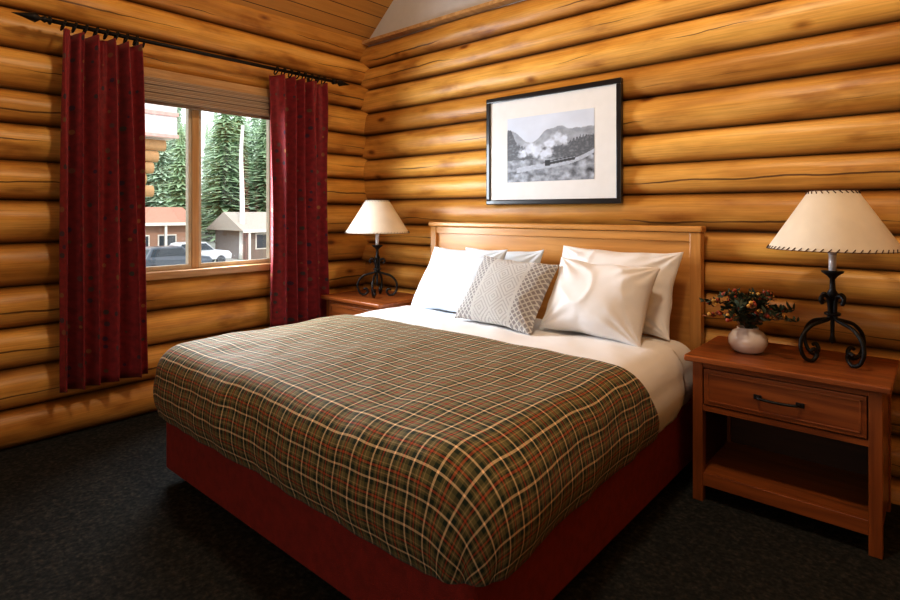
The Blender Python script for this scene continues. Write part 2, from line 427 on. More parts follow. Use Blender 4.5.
for i, yy in enumerate((1.39, 2.70)):
    tube('bracket_%d' % i, catmull([(RX, yy, RZ-.014), (RX-.03, yy, RZ-.035), (XL+.02, yy, RZ-.02), (XL-.02, yy, RZ-.02)], 5), .007, M_iron, rod)
    box('bracket_plate_%d' % i, XL-.03, XL+.008, yy-.012, yy+.012, RZ-.05, RZ+.02, M_iron, .003, rod)

# ---------------------------------------------------------------- bed
BX0, BX1, BY0, BY1, BT = -2.96, -.945, 1.12, 3.14, .665
bed = empty('bed', ((BX0+BX1)/2, (BY0+BY1)/2, 0))
def rounded_slab(name, x0, x1, y0, y1, z0, z1, rc, mat, parent, bev=.02):
    pts = []
    for cx, cy, a0 in ((x1-rc, y1-rc, 0), (x0+rc, y1-rc, 90), (x0+rc, y0+rc, 180), (x1-rc, y0+rc, 270)):
        for k in range(9):
            a = math.radians(a0+k*90/8); pts.append((cx+rc*math.cos(a), cy+rc*math.sin(a)))
    n = len(pts); V = [(x, y, z0) for x, y in pts]+[(x, y, z1) for x, y in pts]
    F = [tuple(reversed(range(n))), tuple(range(n, 2*n))]+[(i, (i+1) % n, n+(i+1) % n, n+i) for i in range(n)]
    o = mesh_obj(name, V, F, mat, parent)
    mm = o.modifiers.new('b', 'BEVEL'); mm.width = bev; mm.segments = 3; mm.limit_method = 'ANGLE'; mm.angle_limit = math.radians(50)
    return o
rounded_slab('box_spring', BX0+.035, BX1-.005, BY0+.04, BY1-.01, .075, .39, .05, M_red, bed, .015)
rounded_slab('mattress', BX0+.05, BX1-.05, BY0+.05, BY1-.02, .39, .64, .10, M_sheet, bed, .04)
for i, (x, y) in enumerate(((-2.8, 1.35), (-1.1, 1.35), (-2.8, 2.9), (-1.1, 2.9), (-1.95, 2.1))):
    lathe('leg_%d' % i, [(.0, 0), (.035, 0), (.03, .08), (0, .08)], x, y, M_black, bed, 16)

def shell(off, drop, seed, wr=1.0, fr=.12, rc=.150):
    x0, x1, y0, y1 = BX0-off, BX1+off, BY0-off, BY1
    top = BT+off
    ix0, ix1, iy0, iy1 = x0+fr, x1-fr, y0+fr, y1-.12
    ri = rc-fr
    per = []
    def side(ax, ay, bx, by, n, nx, ny):
        for k in range(n): per.append((ax+(bx-ax)*k/n, ay+(by-ay)*k/n, nx, ny, 0))
    def corner(cx, cy, a0, n=22):
        for k in range(n):
            a = math.radians(a0+90*k/n); per.append((cx+ri*math.cos(a), cy+ri*math.sin(a), math.cos(a), math.sin(a), math.sin(math.pi*k/n)))
    side(ix1, iy0+ri, ix1, iy1-ri, 80, 1, 0); corner(ix1-ri, iy1-ri, 0)
    side(ix1-ri, iy1, ix0+ri, iy1, 80, 0, 1); corner(ix0+ri, iy1-ri, 90)
    side(ix0, iy1-ri, ix0, iy0+ri, 80, -1, 0); corner(ix0+ri, iy0+ri, 180)
    side(ix0+ri, iy0, ix1-ri, iy0, 80, 0, -1); corner(ix1-ri, iy0+ri, 270)
    n = len(per); cx, cy = (x0+x1)/2, (y0+y1)/2
    def flare(x, y): return .055*math.exp(-(((x-x1)/.5)**2+((y-y0)/.6)**2))
    V = []; U = []; F = []
    def zn(x, y):
        a = .012*wr*noise.noise(Vector((x*2.2+seed, y*2.2, 0)))+.007*wr*noise.noise(Vector((x*6+seed, y*5, 3)))
        a += .007*wr*max(0, noise.noise(Vector(((x+y)*7, (x-y)*1.6, seed))))
        return a
    K = 34
    for j in range(1, K+1):
        k = (j/K)**.8
        for (px, py, nx, ny, c) in per:
            x, y = cx+(px-cx)*k, cy+(py-cy)*k
            crown = .018*(1-k**3)
            V.append((x, y, top+crown+zn(x, y))); U.append((x, y))
    arc = fr*math.pi/2; tot = arc+(drop-fr)
    E = [arc*(i/9) for i in range(1, 10)]+[arc+(tot-arc)*(i/12) for i in range(1, 13)]
    for e in E:
        for pi_, (px, py, nx, ny, c) in enumerate(per):
            if e <= arc:
                g = fr*math.sin(e/fr); h = fr*(1-math.cos(e/fr)); kk = 0
            else:
                kk = (e-arc)/(tot-arc)
                g = fr+.014*math.sin(math.pi*min(kk*1.1, 1))-.015*kk**3; h = fr+(e-arc)
            wv = noise.noise(Vector((px*3.5+seed, py*3.5, e*2.5)))*.012*wr+noise.noise(Vector((px*9, py*9+seed, e*3)))*.006*wr
            wv += c*.016*math.sin(pi_*.9)*kk*.5
            wv += .012*wr*max(0, noise.noise(Vector(((px+py)*5, e*3-(px-py)*2, seed))))
            g += wv*(.3+.7*min(1, e/arc))
            fl2 = flare(px, py)*min(1, e/arc)*max(0, nx)
            x, y = px+nx*g+fl2, py+ny*g
            V.append((x, y, top-h+zn(px+nx*g*.5, py+ny*g*.5)*(1-kk)+kk*.008*noise.noise(Vector((px*2, py*2, 8))))); U.append((px+nx*e, py+ny*e))
    R = K+len(E)
    V.append((cx, cy, top+.018+zn(cx, cy))); U.append((cx, cy)); ci = len(V)-1
    for i in range(n): F.append((ci, i, (i+1) % n))
    for j in range(R-1):
        for i in range(n):
            F.append((j*n+i, (j+1)*n+i, (j+1)*n+(i+1) % n, j*n+(i+1) % n))
    return V, F, U
def bedding(name, off, drop, seed, mat, parent, cuts, thick, wr=1.0):
    V, F, U = shell(off, drop, seed, wr)
    me = bpy.data.meshes.new(name); me.from_pydata(V, [], F)
    ul = me.uv_layers.new(name='UVMap')
    for lp in me.loops: ul.data[lp.index].uv = U[lp.vertex_index]
    bm = bmesh.new(); bm.from_mesh(me)
    for co, no in cuts:
        bmesh.ops.bisect_plane(bm, geom=bm.verts[:]+bm.edges[:]+bm.faces[:], plane_co=co, plane_no=no, clear_outer=True)
    bm.to_mesh(me); bm.free()
    for p in me.polygons: p.use_smooth = True
    me.materials.append(mat)
    o = bpy.data.objects.new(name, me); COL.objects.link(o); setparent(o, parent)
    s = o.modifiers.new('t', 'SOLIDIFY'); s.thickness = thick; s.offset = 1
    return o
# plaid
m, nt, b = newmat('plaid_wool'); N, L = nt.nodes, nt.links
uv = N.new('ShaderNodeUVMap'); sx = N.new('ShaderNodeSeparateXYZ'); L.new(uv.outputs[0], sx.inputs[0])
OL = (.170, .150, .058); DK = (.016, .030, .014); CR = (.98, .76, .48); RU = (.50, .085, .030); TN = (.44, .33, .16)
st = [(0, CR), (.080, DK), (.25, OL), (.325, TN), (.36, OL), (.42, DK), (.46, RU), (.535, DK), (.575, OL), (.635, TN), (.67, OL), (.83, DK)]
def stripes(o):
    f = math_n(nt, 'FRACT', math_n(nt, 'ADD', math_n(nt, 'MULTIPLY', o, 1/.080), 60.0))
    r = ramp(nt, st, 'CONSTANT'); L.new(f, r.inputs['Fac']); return r.outputs[0]
cu, cv = stripes(sx.outputs[0]), stripes(sx.outputs[1])
tw = math_n(nt, 'FRACT', math_n(nt, 'MULTIPLY', math_n(nt, 'ADD', sx.outputs[0], sx.outputs[1]), 260))
twf = math_n(nt, 'ADD', math_n(nt, 'MULTIPLY', math_n(nt, 'GREATER_THAN', tw, .5), .3), .35)
c = mix(nt, twf, cu, cv)
L.new(c, b.inputs['Base Color']); b.inputs['Roughness'].default_value = .8; b.inputs['Sheen Weight'].default_value = .06; b.inputs['Specular IOR Level'].default_value = .3
nz = N.new('ShaderNodeTexNoise'); nz.inputs['Scale'].default_value = 14; nz.inputs['Detail'].default_value = 5; L.new(uv.outputs[0], nz.inputs['Vector'])
bp = N.new('ShaderNodeBump'); bp.inputs['Strength'].default_value = .3; bp.inputs['Distance'].default_value = .02
L.new(nz.outputs['Fac'], bp.inputs['Height']); L.new(bp.outputs['Normal'], b.inputs['Normal'])
M_plaid = m
kz = .58
bedding('plaid_comforter', .012, .315, 1.0, M_plaid, None, [((0, 2.27, BT), (0, 1, kz))], .016, 1.0)
bedding('fitted_sheet', -.004, .27, 1.0, M_sheet, bed, [((0, 2.20, BT), (0, -1, -kz))], .006, 1.0)
bedding('turned_down_duvet', -.002, .29, 1.0, M_sheet, bed, [((0, 2.22, BT), (0, -1, -kz)), ((0, 2.80, BT), (0, 1, -.25))], .022, 1.0)

# headboard
hb = empty('headboard', (-1.99, 3.245, 0))
hx0, hx1, hy0, hy1 = -3.02, -.985, 3.215, 3.275
box('panel', hx0+.04, hx1-.04, hy0+.022, hy1-.01, .35, 1.22, M_hbX, 0, hb)
box('post_l', hx0, hx0+.06, hy0, hy1, 0, 1.235, M_hbZ, .004, hb)
box('post_r', hx1-.06, hx1, hy0, hy1, 0, 1.235, M_hbZ, .004, hb)
box('top_rail', hx0+.06, hx1-.06, hy0+.004, hy1, 1.185, 1.235, M_hbX, .003, hb)
box('cap', hx0-.012, hx1+.010, hy0-.014, hy1+.01, 1.238, 1.272, M_hbX, .008, hb)
box('low_rail', hx0+.06, hx1-.06, hy0+.004, hy1, .42, .50, M_hbX, .003, hb)

# ---------------------------------------------------------------- pillows
def pillow(name, w_, h_, t_, loc, tilt, yaw=0, roll=0, mat=M_sheet, seed=0, flange=0, wr=1.0):
    n = 60; V = []; F = []; U = []
    for side in (1, -1):
        for j in range(n+1):
            for i in range(n+1):
                u = -1+2*i/n; v = -1+2*j/n
                u = math.sin(u*math.pi/2)*.5+u*.5; v = math.sin(v*math.pi/2)*.5+v*.5
                x = u*w_/2*(1-.07*(1-v*v)+.015*noise.noise(Vector((v*2, seed, 1)))); y = v*h_/2*(1-.095*(1-u*u)+.03*noise.noise(Vector((u*2, seed, 4))))
                uu = min(1, abs(u)/(1-flange)); vv_ = min(1, abs(v)/(1-flange*w_/h_))
                p = max(0, (1-uu**2.4)*(1-vv_**2.4))**.52
                z = side*t_/2*p*(1.06-.16*v)
                q = Vector((x*4+seed, y*4, side))
                cr = noise.noise(q)*.018*wr
                rid = 1-abs(noise.noise(Vector((x*5+seed, y*3.2, side*2))))*2
                cr += .010*wr*max(0, rid)**4
                ang = math.atan2(v, u); rad = math.hypot(u, v)
                for (cu_, cv_) in ((1, 1), (-1, 1), (1, -1), (-1, -1)):
                    dx, dy = (u-cu_), (v-cv_); rr_ = math.hypot(dx, dy); aa = math.atan2(dy, dx)
                    cr += .011*wr*math.sin(aa*13+seed+cu_*2+cv_)*math.exp(-(rr_/.6)**2)*min(1, rr_*4)
                cr += .006*wr*math.sin(ang*13+seed+3*noise.noise(Vector((u*2, v*2, seed))))*max(0, rad-.55)
                z += side*cr*min(1, p*1.4)
                z += .014*noise.noise(Vector((u*2.5+seed, v*2.5, 7)))*(1-p)
                V.append((x, y, z+side*.0015)); U.append((x, y))
    m1 = (n+1)**2
    for s in (0, 1):
        for j in range(n):
            for i in range(n):
                a = s*m1+j*(n+1)+i; q = (a, a+1, a+n+2, a+n+1)
                F.append(q if s == 0 else tuple(reversed(q)))
    def rim(seq):
        for a, c in zip(seq, seq[1:]): F.append((a, a+m1, c+m1, c))
    rim([i for i in range(n+1)]); rim([j*(n+1)+n for j in range(n+1)])
    rim([n*(n+1)+i for i in range(n, -1, -1)]); rim([j*(n+1) for j in range(n, -1, -1)])
    o = mesh_obj(name, V, F, mat, None, True, center=False)
    ul = o.data.uv_layers.new(name='UVMap')
    for lp in o.data.loops: ul.data[lp.index].uv = U[lp.vertex_index]
    o.rotation_euler = (Matrix.Rotation(math.radians(yaw), 3, 'Z') @ Matrix.Rotation(math.radians(tilt), 3, 'X') @ Matrix.Rotation(math.radians(roll), 3, 'Z')).to_euler()
    o.location = loc
    sb = o.modifiers.new('s', 'SUBSURF'); sb.levels = 1; sb.render_levels = 1
    return o
# decorative knit
m, nt, b = newmat('knit_decor'); N, L = nt.nodes, nt.links
uv = N.new('ShaderNodeUVMap'); sx = N.new('ShaderNodeSeparateXYZ'); L.new(uv.outputs[0], sx.inputs[0])
ax = math_n(nt, 'ABSOLUTE', sx.outputs[0]); 
def tri(x): return math_n(nt, 'ABSOLUTE', math_n(nt, 'SUBTRACT', math_n(nt, 'FRACT', math_n(nt, 'ADD', x, 20.5)), .5))
a_ = math_n(nt, 'MULTIPLY', sx.outputs[0], 1/.15); b_ = math_n(nt, 'MULTIPLY', sx.outputs[1], 1/.15)
d1 = tri(math_n(nt, 'ADD', a_, b_)); d2 = tri(math_n(nt, 'SUBTRACT', a_, b_))
dm = math_n(nt, 'MINIMUM', d1, d2)
cen = math_n(nt, 'LESS_THAN', ax, .125)
rings = math_n(nt, 'LESS_THAN', tri(math_n(nt, 'MULTIPLY', dm, 6.0)), .32)
diamond = math_n(nt, 'MULTIPLY', rings, cen)
h1 = tri(math_n(nt, 'MULTIPLY', math_n(nt, 'ADD', sx.outputs[0], sx.outputs[1]), 1/.034)); h2 = tri(math_n(nt, 'MULTIPLY', math_n(nt, 'SUBTRACT', sx.outputs[0], sx.outputs[1]), 1/.034))
side = math_n(nt, 'MULTIPLY', math_n(nt, 'LESS_THAN', math_n(nt, 'MINIMUM', h1, h2), .15), math_n(nt, 'SUBTRACT', 1.0, cen))
band = math_n(nt, 'LESS_THAN', math_n(nt, 'ABSOLUTE', math_n(nt, 'SUBTRACT', ax, .130)), .009)
tot = math_n(nt, 'ADD', math_n(nt, 'ADD', diamond, 0.0), math_n(nt, 'ADD', side, band), True)
st1 = tri(math_n(nt, 'MULTIPLY', sx.outputs[0], 1/.0075)); st2 = tri(math_n(nt, 'MULTIPLY', sx.outputs[1], 1/.0075))
sti = math_n(nt, 'MULTIPLY', math_n(nt, 'ADD', st1, st2), .8)
colr = mix(nt, tot, mix(nt, cen, (.50, .47, .47), (.74, .72, .70)), (.92, .91, .88))
colr = mix(nt, math_n(nt, 'MULTIPLY', math_n(nt, 'GREATER_THAN', sti, .62), .22), colr, (.40, .37, .36))
L.new(colr, b.inputs['Base Color']); b.inputs['Roughness'].default_value = .95
hh = math_n(nt, 'SUBTRACT', tot, math_n(nt, 'MULTIPLY', sti, .6))
bp = N.new('ShaderNodeBump'); bp.inputs['Strength'].default_value = 1.0; bp.inputs['Distance'].default_value = .018
L.new(hh, bp.inputs['Height']); L.new(bp.outputs['Normal'], b.inputs['Normal'])
M_knit = m
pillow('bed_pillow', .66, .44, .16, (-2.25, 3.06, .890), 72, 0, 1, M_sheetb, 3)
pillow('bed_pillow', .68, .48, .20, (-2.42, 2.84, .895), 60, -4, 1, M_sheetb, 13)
pillow('bed_pillow', .75, .49, .21, (-1.425, 3.04, .910), 68, 0, -1, M_sheet, 23)
pillow('sham_pillow', .57, .44, .22, (-1.375, 2.77, .885), 60, 3, -3, M_sheet, 33, 0)
pillow('decorative_pillow', .55, .45, .16, (-1.90, 2.66, .885), 54, 0, -3, M_knit, 43, 0, .4)

# ---------------------------------------------------------------- nightstands
def nightstand(x0, x1):
    y0, y1 = 2.735, 3.235; H = .68
    e = empty('nightstand', ((x0+x1)/2, (y0+y1)/2, 0)); L_ = .045
    box('top', x0-.03, x1+.03, y0-.035, y1+.01, H-.028, H, M_chX, .006, e)
    for i, (x, y) in enumerate(((x0, y0), (x1-L_, y0), (x0, y1-L_), (x1-L_, y1-L_))):
        box('leg_%d' % i, x, x+L_, y, y+L_, 0, H-.028, M_chZ, .003, e)
    box('side_l', x0+.006, x0+.016, y0+L_, y1-L_, .07, H-.03, M_chY, 0, e)
    box('side_r', x1-.016, x1-.006, y0+L_, y1-L_, .07, H-.03, M_chY, 0, e)
    box('shade_lining_l', x0+.016, x0+.03, y0+L_, y1-L_, .07, H-.03, M_chShade, 0, e)  # dark linings carry the painted shade of the compartment
    box('shade_lining_r', x1-.03, x1-.016, y0+L_, y1-L_, .07, H-.03, M_chShade, 0, e)
    box('back', x0+L_, x1-L_, y1-.03, y1-.015, .07, H-.03, M_chShade, 0, e)
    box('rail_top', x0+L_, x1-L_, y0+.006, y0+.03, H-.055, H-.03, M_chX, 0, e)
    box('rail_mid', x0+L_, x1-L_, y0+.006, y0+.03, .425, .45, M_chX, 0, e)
    box('drawer_floor', x0+.03, x1-.03, y0+.03, y1-.03, .425, .44, M_chShade, 0, e)
    box('drawer_front', x0+L_+.004, x1-L_-.004, y0+.0, y0+.022, .455, H-.058, M_chX, .004, e)
    xa, xb, za, zb = x0+L_+.022, x1-L_-.022, .473, H-.076
    for nm, a in (('bead_b', (xa, xb, za, za+.006)), ('bead_t', (xa, xb, zb-.006, zb)), ('bead_l', (xa, xa+.006, za, zb)), ('bead_r', (xb-.006, xb, za, zb))):
        box(nm, a[0], a[1], y0-.004, y0+.002, a[2], a[3], M_chX, .001, e)
    box('shelf', x0+.03, x1-.03, y0+.03, y1-.03, .115, .135, M_chX, 0, e)
    box('rail_low', x0+L_, x1-L_, y0+.006, y0+.03, .075, .135, M_chX, .002, e)
    xm = (x0+x1)/2; zh = (za+zb)/2
    tube('handle', catmull([(xm-.08, y0-.002, zh), (xm-.07, y0-.025, zh), (xm-.03, y0-.028, zh-.003), (xm+.03, y0-.028, zh-.003), (xm+.07, y0-.025, zh), (xm+.08, y0-.002, zh)], 5), .006, M_iron, e)
    for k, s in enumerate((-.08, .08)): box('handle_plate_%d' % k, xm+s-.016, xm+s+.016, y0-.006, y0+.0, zh-.01, zh+.01, M_iron, .002, e)
nightstand(-.875, -.165)
nightstand(-3.72, -3.08)

# ---------------------------------------------------------------- lamps
def lamp(cx, cy, rot):
    T = .68; e = empty('table_lamp', (cx, cy, T))
    prof = [(.050, .262), (.060, .280), (.046, .298), (.022, .285), (.014, .24), (.018, .195), (.050, .182), (.105, .165), (.148, .125), (.160, .072), (.140, .024), (.102, .010), (.078, .034), (.090, .060), (.110, .052)]
    for k in range(4):
        a = rot+k*math.pi/2
        pts = catmull([(cx+r_*math.cos(a), cy+r_*math.sin(a), T+z_) for r_, z_ in prof], 6)
        tube('scroll_leg_%d' % k, pts, .0085, M_iron, e, 8)
    lathe('stem', [(0, .0+T+.08), (.014, T+.09), (.008, T+.12), (.010, T+.29), (.022, T+.305), (.012, T+.325), (.010, T+.37), (.022, T+.385), (.042, T+.40), (.044, T+.406), (0, T+.406)], cx, cy, M_iron, e, 20)
    ring = [(cx+.026*math.cos(t), cy+.026*math.sin(t), T+.215) for t in [i*2*math.pi/20 for i in range(21)]]
    tube('collar', ring, .007, M_iron, e)
    lathe('candle_sleeve', [(0, T+.406), (.015, T+.407), (.015, T+.48), (0, T+.482)], cx, cy, M_vase, e, 16)
    lathe('socket', [(0, T+.48), (.017, T+.48), (.017, T+.53), (.012, T+.54), (.03, T+.60), (.03, T+.63), (0, T+.66)], cx, cy, M_vase, e, 16)
    zb, zt, rb_, rt_ = 1.184, 1.444, .254, .092
    lathe('shade', [(rb_, zb), (rt_, zt), (rt_-.003, zt), (rb_-.003, zb), (rb_, zb)], cx, cy, M_shade, e, 64)
    V = []; F = []
    for (rr, zz, s) in ((rb_, zb, 1), (rt_, zt, -1)):
        nn = 58 if s == 1 else 26
        for i in range(nn):
            a = 2*math.pi*i/nn; d = .5*2*math.pi/nn
            r2 = rr-s*.007; z2 = zz+s*.012
            tube_data([(cx+(rr+.003)*math.cos(a), cy+(rr+.003)*math.sin(a), zz-s*.002), (cx+(r2+.003)*math.cos(a+d), cy+(r2+.003)*math.sin(a+d), z2)], .0020, 5, V, F)
        tube_data([(cx+rr*math.cos(t), cy+rr*math.sin(t), zz) for t in [i*2*math.pi/48 for i in range(49)]], .0016, 5, V, F)
    mesh_obj('lacing', V, F, M_lace, e, True)
    for k in range(3):
        a = rot+k*2*math.pi/3
        tube('spider_%d' % k, [(cx, cy, zt-.02), (cx+rt_*math.cos(a), cy+rt_*math.sin(a), zt-.004)], .002, M_iron, e, 5)
    tube('harp_rod', [(cx, cy, T+.64), (cx, cy, zt-.02)], .003, M_iron, e, 6)
lamp(-.360, 3.01, math.radians(50))
lamp(-3.37, 2.97, math.radians(35))

# ---------------------------------------------------------------- vase with flowers
vx, vy, T = -.690, 2.95, .68
ve = empty('flower_vase', (vx, vy, T))
lathe('vase', [(0, T), (.045, T), (.068, T+.012), (.085, T+.042), (.084, T+.074), (.066, T+.100), (.046, T+.112), (.048, T+.120), (.042, T+.120), (.036, T+.108), (0, T+.09)], vx, vy, M_vase, ve, 36)
M_leaf = simple('leaf_green', (.040, .058, .028), .6, noise_amt=.4, nscale=18)
M_leaf2 = simple('leaf_rust', (.20, .075, .025), .7, noise_amt=.4, nscale=18)
M_berry = simple('berry_red', (.36, .055, .02), .4, noise_amt=.4, nscale=30)
M_yel = simple('bloom_yellow', (.60, .34, .07), .6, noise_amt=.3, nscale=30)
M_stem = simple('twig', (.06, .035, .02), .8)
SV, SF, LV, LF, L2V, L2F, BV, BF, YV, YF_ = ([] for _ in range(10))
rnd = random.Random(5)
def leaf(V, F, p, d, ln, wd):
    d = d.normalized(); s = d.cross(Vector((rnd.uniform(-1, 1), rnd.uniform(-1, 1), 1))).normalized(); up = s.cross(d)
    b0 = len(V)
    for q in (p, p+d*ln*.35+s*wd-up*wd*.3, p+d*ln*.75+s*wd*.7-up*wd*.3, p+d*ln, p+d*ln*.75-s*wd*.7-up*wd*.3, p+d*ln*.35-s*wd-up*wd*.3, p+d*ln*.5+up*wd*.2):
        V.append(tuple(q))
    F += [(b0, b0+1, b0+6), (b0+1, b0+2, b0+6), (b0+2, b0+3, b0+6), (b0+3, b0+4, b0+6), (b0+4, b0+5, b0+6), (b0+5, b0, b0+6)]
for k in range(46):
    a = rnd.uniform(0, 2*math.pi)
    sp = rnd.uniform(.05, .25); hh = rnd.uniform(.05, .17)*(1.1-sp*1.7)+.01
    dx, dy = math.cos(a)*sp, math.sin(a)*sp*.7
    z0 = T+.11
    pts = catmull([(vx, vy, T+.09), (vx+dx*.15, vy+dy*.15, z0+.01+hh*.3), (vx+dx*.6, vy+dy*.6, z0+hh*.9+.01), (vx+dx, vy+dy, z0+hh)], 5)
    tube_data(pts, .0016, 5, SV, SF)
    kind = rnd.random()
    for q in pts[4:]:
        for _ in range(2):
            d = Vector((rnd.uniform(-1, 1), rnd.uniform(-1, 1), rnd.uniform(-.3, 1)))
            if kind < .68: leaf(LV, LF, q, d, rnd.uniform(.025, .048), rnd.uniform(.007, .012))
            else: leaf(L2V, L2F, q, d, rnd.uniform(.018, .035), rnd.uniform(.006, .010))
    if kind > .45:
        for _ in range(7):
            q = pts[-1-rnd.randint(0, 6)]+Vector((rnd.uniform(-.018, .018), rnd.uniform(-.018, .018), rnd.uniform(-.01, .02)))
            ball_data(q, rnd.uniform(.006, .010), *( (BV, BF) if rnd.random() < .55 else (YV, YF_)))
mesh_obj('stems', SV, SF, M_stem, ve, True); mesh_obj('leaves', LV, LF, M_leaf, ve); mesh_obj('dry_leaves', L2V, L2F, M_leaf2, ve)
mesh_obj('berries', BV, BF, M_berry, ve, True); mesh_obj('blooms', YV, YF_, M_yel, ve, True)

# ---------------------------------------------------------------- framed picture
px0, px1, pz0, pz1 = -2.505, -1.465, 1.402, 2.176
pf = empty('framed_picture', ((px0+px1)/2, 3.28, (pz0+pz1)/2))
fw = .034; ya, yb = 3.262, 3.296
box('frame_top', px0, px1, ya, yb, pz1-fw, pz1, M_black, .006, pf); box('frame_bottom', px0, px1, ya, yb, pz0, pz0+fw, M_black, .006, pf)
box('frame_left', px0, px0+fw, ya, yb, pz0+fw, pz1-fw, M_black, .006, pf); box('frame_right', px1-fw, px1, ya, yb, pz0+fw, pz1-fw, M_black, .006, pf)
box('mat_board', px0+fw*.8, px1-fw*.8, 3.276, 3.288, pz0+fw*.8, pz1-fw*.8, M_mat, 0, pf)
nx, nz_ = 190, 130; a0, a1, c0, c1 = -2.322, -1.648, 1.560, 2.012
V = []; F = []; CC = []
def fb(x, y, s=1, o=0):
    return noise.fractal(Vector((x*s+o, y*s, o)), 1.0, 2.0, 5)
for j in range(nz_+1):
    for i in range(nx+1):
        u, v = i/nx, j/nz_
        V.append((a0+(a1-a0)*u, 3.2745, c0+(c1-c0)*v))
        g = .74+.08*v+.05*fb(u, v, 3, 2)
        m1 = .60+.20*math.exp(-((u-.62)/.22)**2)+.05*fb(u, 0, 5, 4)+.22*math.exp(-((u-.0)/.16)**2)+.14*math.exp(-((u-1)/.2)**2)
        if v < m1: g = .50+.14*fb(u, v, 9, 6)+.12*(m1-v)
        tl = .50+.12*math.exp(-((u-.95)/.2)**2)+.30*math.exp(-((u-.03)/.08)**2)+.09*abs(fb(u, 0, 30, 8))
        if v < tl: g = .18+.20*abs(fb(u, v, 20, 9))
        if v < .34+.05*fb(u, 0, 4, 12): g = .42+.34*fb(u, v, 12, 3)
        cv_ = .10+.42*(u-.15)**2+.05*math.sin(u*5)
        if abs(v-cv_-.05) < .035*(1.2-u*.4) and u > .12: g = .62+.1*fb(u, v, 25, 5)
        s = 0
        for (su, sv, sr) in ((.44, .40, .10), (.36, .47, .13), (.28, .50, .12), (.52, .56, .10), (.60, .66, .09), (.68, .60, .08), (.20, .44, .09), (.5, .44, .09)):
            d = math.hypot((u-su)*1.45, v-sv)+.05*fb(u, v, 12, 7); s = max(s, 1-d/sr)
        if s > 0: k = min(1, s*2.2); g = g*(1-k)+(.80+.12*fb(u, v, 14, 1))*k
        if .50 < u < .80 and abs(v-(.27+(u-.5)*.18)) < .030: g = .08
        if .50 < u < .80 and abs(v-(.282+(u-.5)*.18)) < .006: g = .45
        if .46 < u < .52 and abs(v-.27) < .045: g = .04
        g = max(.02, min(.85, g)); g = g**1.35
        CC.append((g*.88, g*.97, g*1.14, 1))
for j in range(nz_):
    for i in range(nx):
        a = j*(nx+1)+i; F.append((a, a+1, a+nx+2, a+nx+1))
o = mesh_obj('print', V, F, None, pf)
ca = o.data.color_attributes.new('col', 'FLOAT_COLOR', 'POINT')
for i, cc in enumerate(CC): ca.data[i].color = cc
m, nt, b = newmat('historic_photo_print'); at = nt.nodes.new('ShaderNodeAttribute'); at.attribute_name = 'col'
nt.links.new(at.outputs['Color'], b.inputs['Base Color']); b.inputs['Roughness'].default_value = .5; b.inputs['Coat Weight'].default_value = .5
o.data.materials.append(m)

# ---------------------------------------------------------------- outside
GZ = -2.5
m, nt, b = newmat('ground_gravel'); N, L = nt.nodes, nt.links
tc = N.new('ShaderNodeTexCoord'); nz = N.new('ShaderNodeTexNoise'); nz.inputs['Scale'].default_value = .35; nz.inputs['Detail'].default_value = 6; L.new(tc.outputs['Object'], nz.inputs['Vector'])
r = ramp(nt, [(.4, (.40, .38, .35)), (.6, (.30, .33, .22))]); L.new(nz.outputs['Fac'], r.inputs['Fac']); L.new(r.outputs[0], b.inputs['Base Color']); b.inputs['Roughness'].default_value = 1
mesh_obj('ground', [(-140, -80, GZ), (-4.6, -80, GZ), (-4.6, 110, GZ), (-140, 110, GZ)], [(0, 1, 2, 3)], m)
M_con = simple('conifer_needles_hazed', (.30, .42, .25), .9, noise_amt=.4, nscale=1.6)  # greens lightened here and below to paint in outdoor haze
M_conf = simple('conifer_needles_far_hazed', (.52, .64, .50), .9, noise_amt=.2, nscale=.8)
M_trunk = simple('trunk_bark', (.34, .30, .26), .9)
def conifers(name, items, mat):
    V = []; F = []; TV = []; TF = []; rr = random.Random(9)
    for (x, y, h, rad) in items:
        tube_data([(x, y, GZ), (x, y, GZ+h*.9)], [h*.014+.05, .03], 6, TV, TF)
        nl = int(h*3.6)
        for l in range(nl):
            k = l/nl; zz = GZ+h*(.08+.92*k); R = rad*(1-k)**.8*rr.uniform(.6, 1.2)+.12
            dz = h/nl*2.0; nb = 12; b0 = len(V); ph = rr.random()*6
            V.append((x, y, zz+dz*.5))
            for q in range(nb*2):
                a = ph+math.pi*q/nb
                rq = R*(rr.uniform(.5, 1.25) if q % 2 == 0 else .42)
                V.append((x+rq*math.cos(a), y+rq*math.sin(a), zz-(dz*rr.uniform(.1, .9) if q % 2 == 0 else 0)))
            for q in range(nb*2): F.append((b0, b0+1+q, b0+1+(q+1) % (nb*2)))
    e = empty(name, (items[0][0], items[0][1], GZ))
    mesh_obj('needles', V, F, mat, e); mesh_obj('trunks', TV, TF, M_trunk, e, True)
rr = random.Random(21); it = []
for k in range(130):
    x = rr.uniform(-96, -68); y = -12+k*.68+rr.uniform(-2, 2)
    it.append((x, y, rr.uniform(14, 22), rr.uniform(2.6, 3.8)))
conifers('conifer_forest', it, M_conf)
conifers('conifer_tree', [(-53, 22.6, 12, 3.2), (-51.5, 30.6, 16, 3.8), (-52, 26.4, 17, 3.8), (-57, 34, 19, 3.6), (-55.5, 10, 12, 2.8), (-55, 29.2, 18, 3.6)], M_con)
tube('dead_tree_trunk', catmull([(-42.6, 23.0, GZ), (-42.6, 23.05, 2), (-42.7, 23.0, 6), (-42.6, 23.1, 8.4)], 4), [.24-.010*i for i in range(13)], simple('pale_bark', (.70, .67, .62), .9), None, 10)
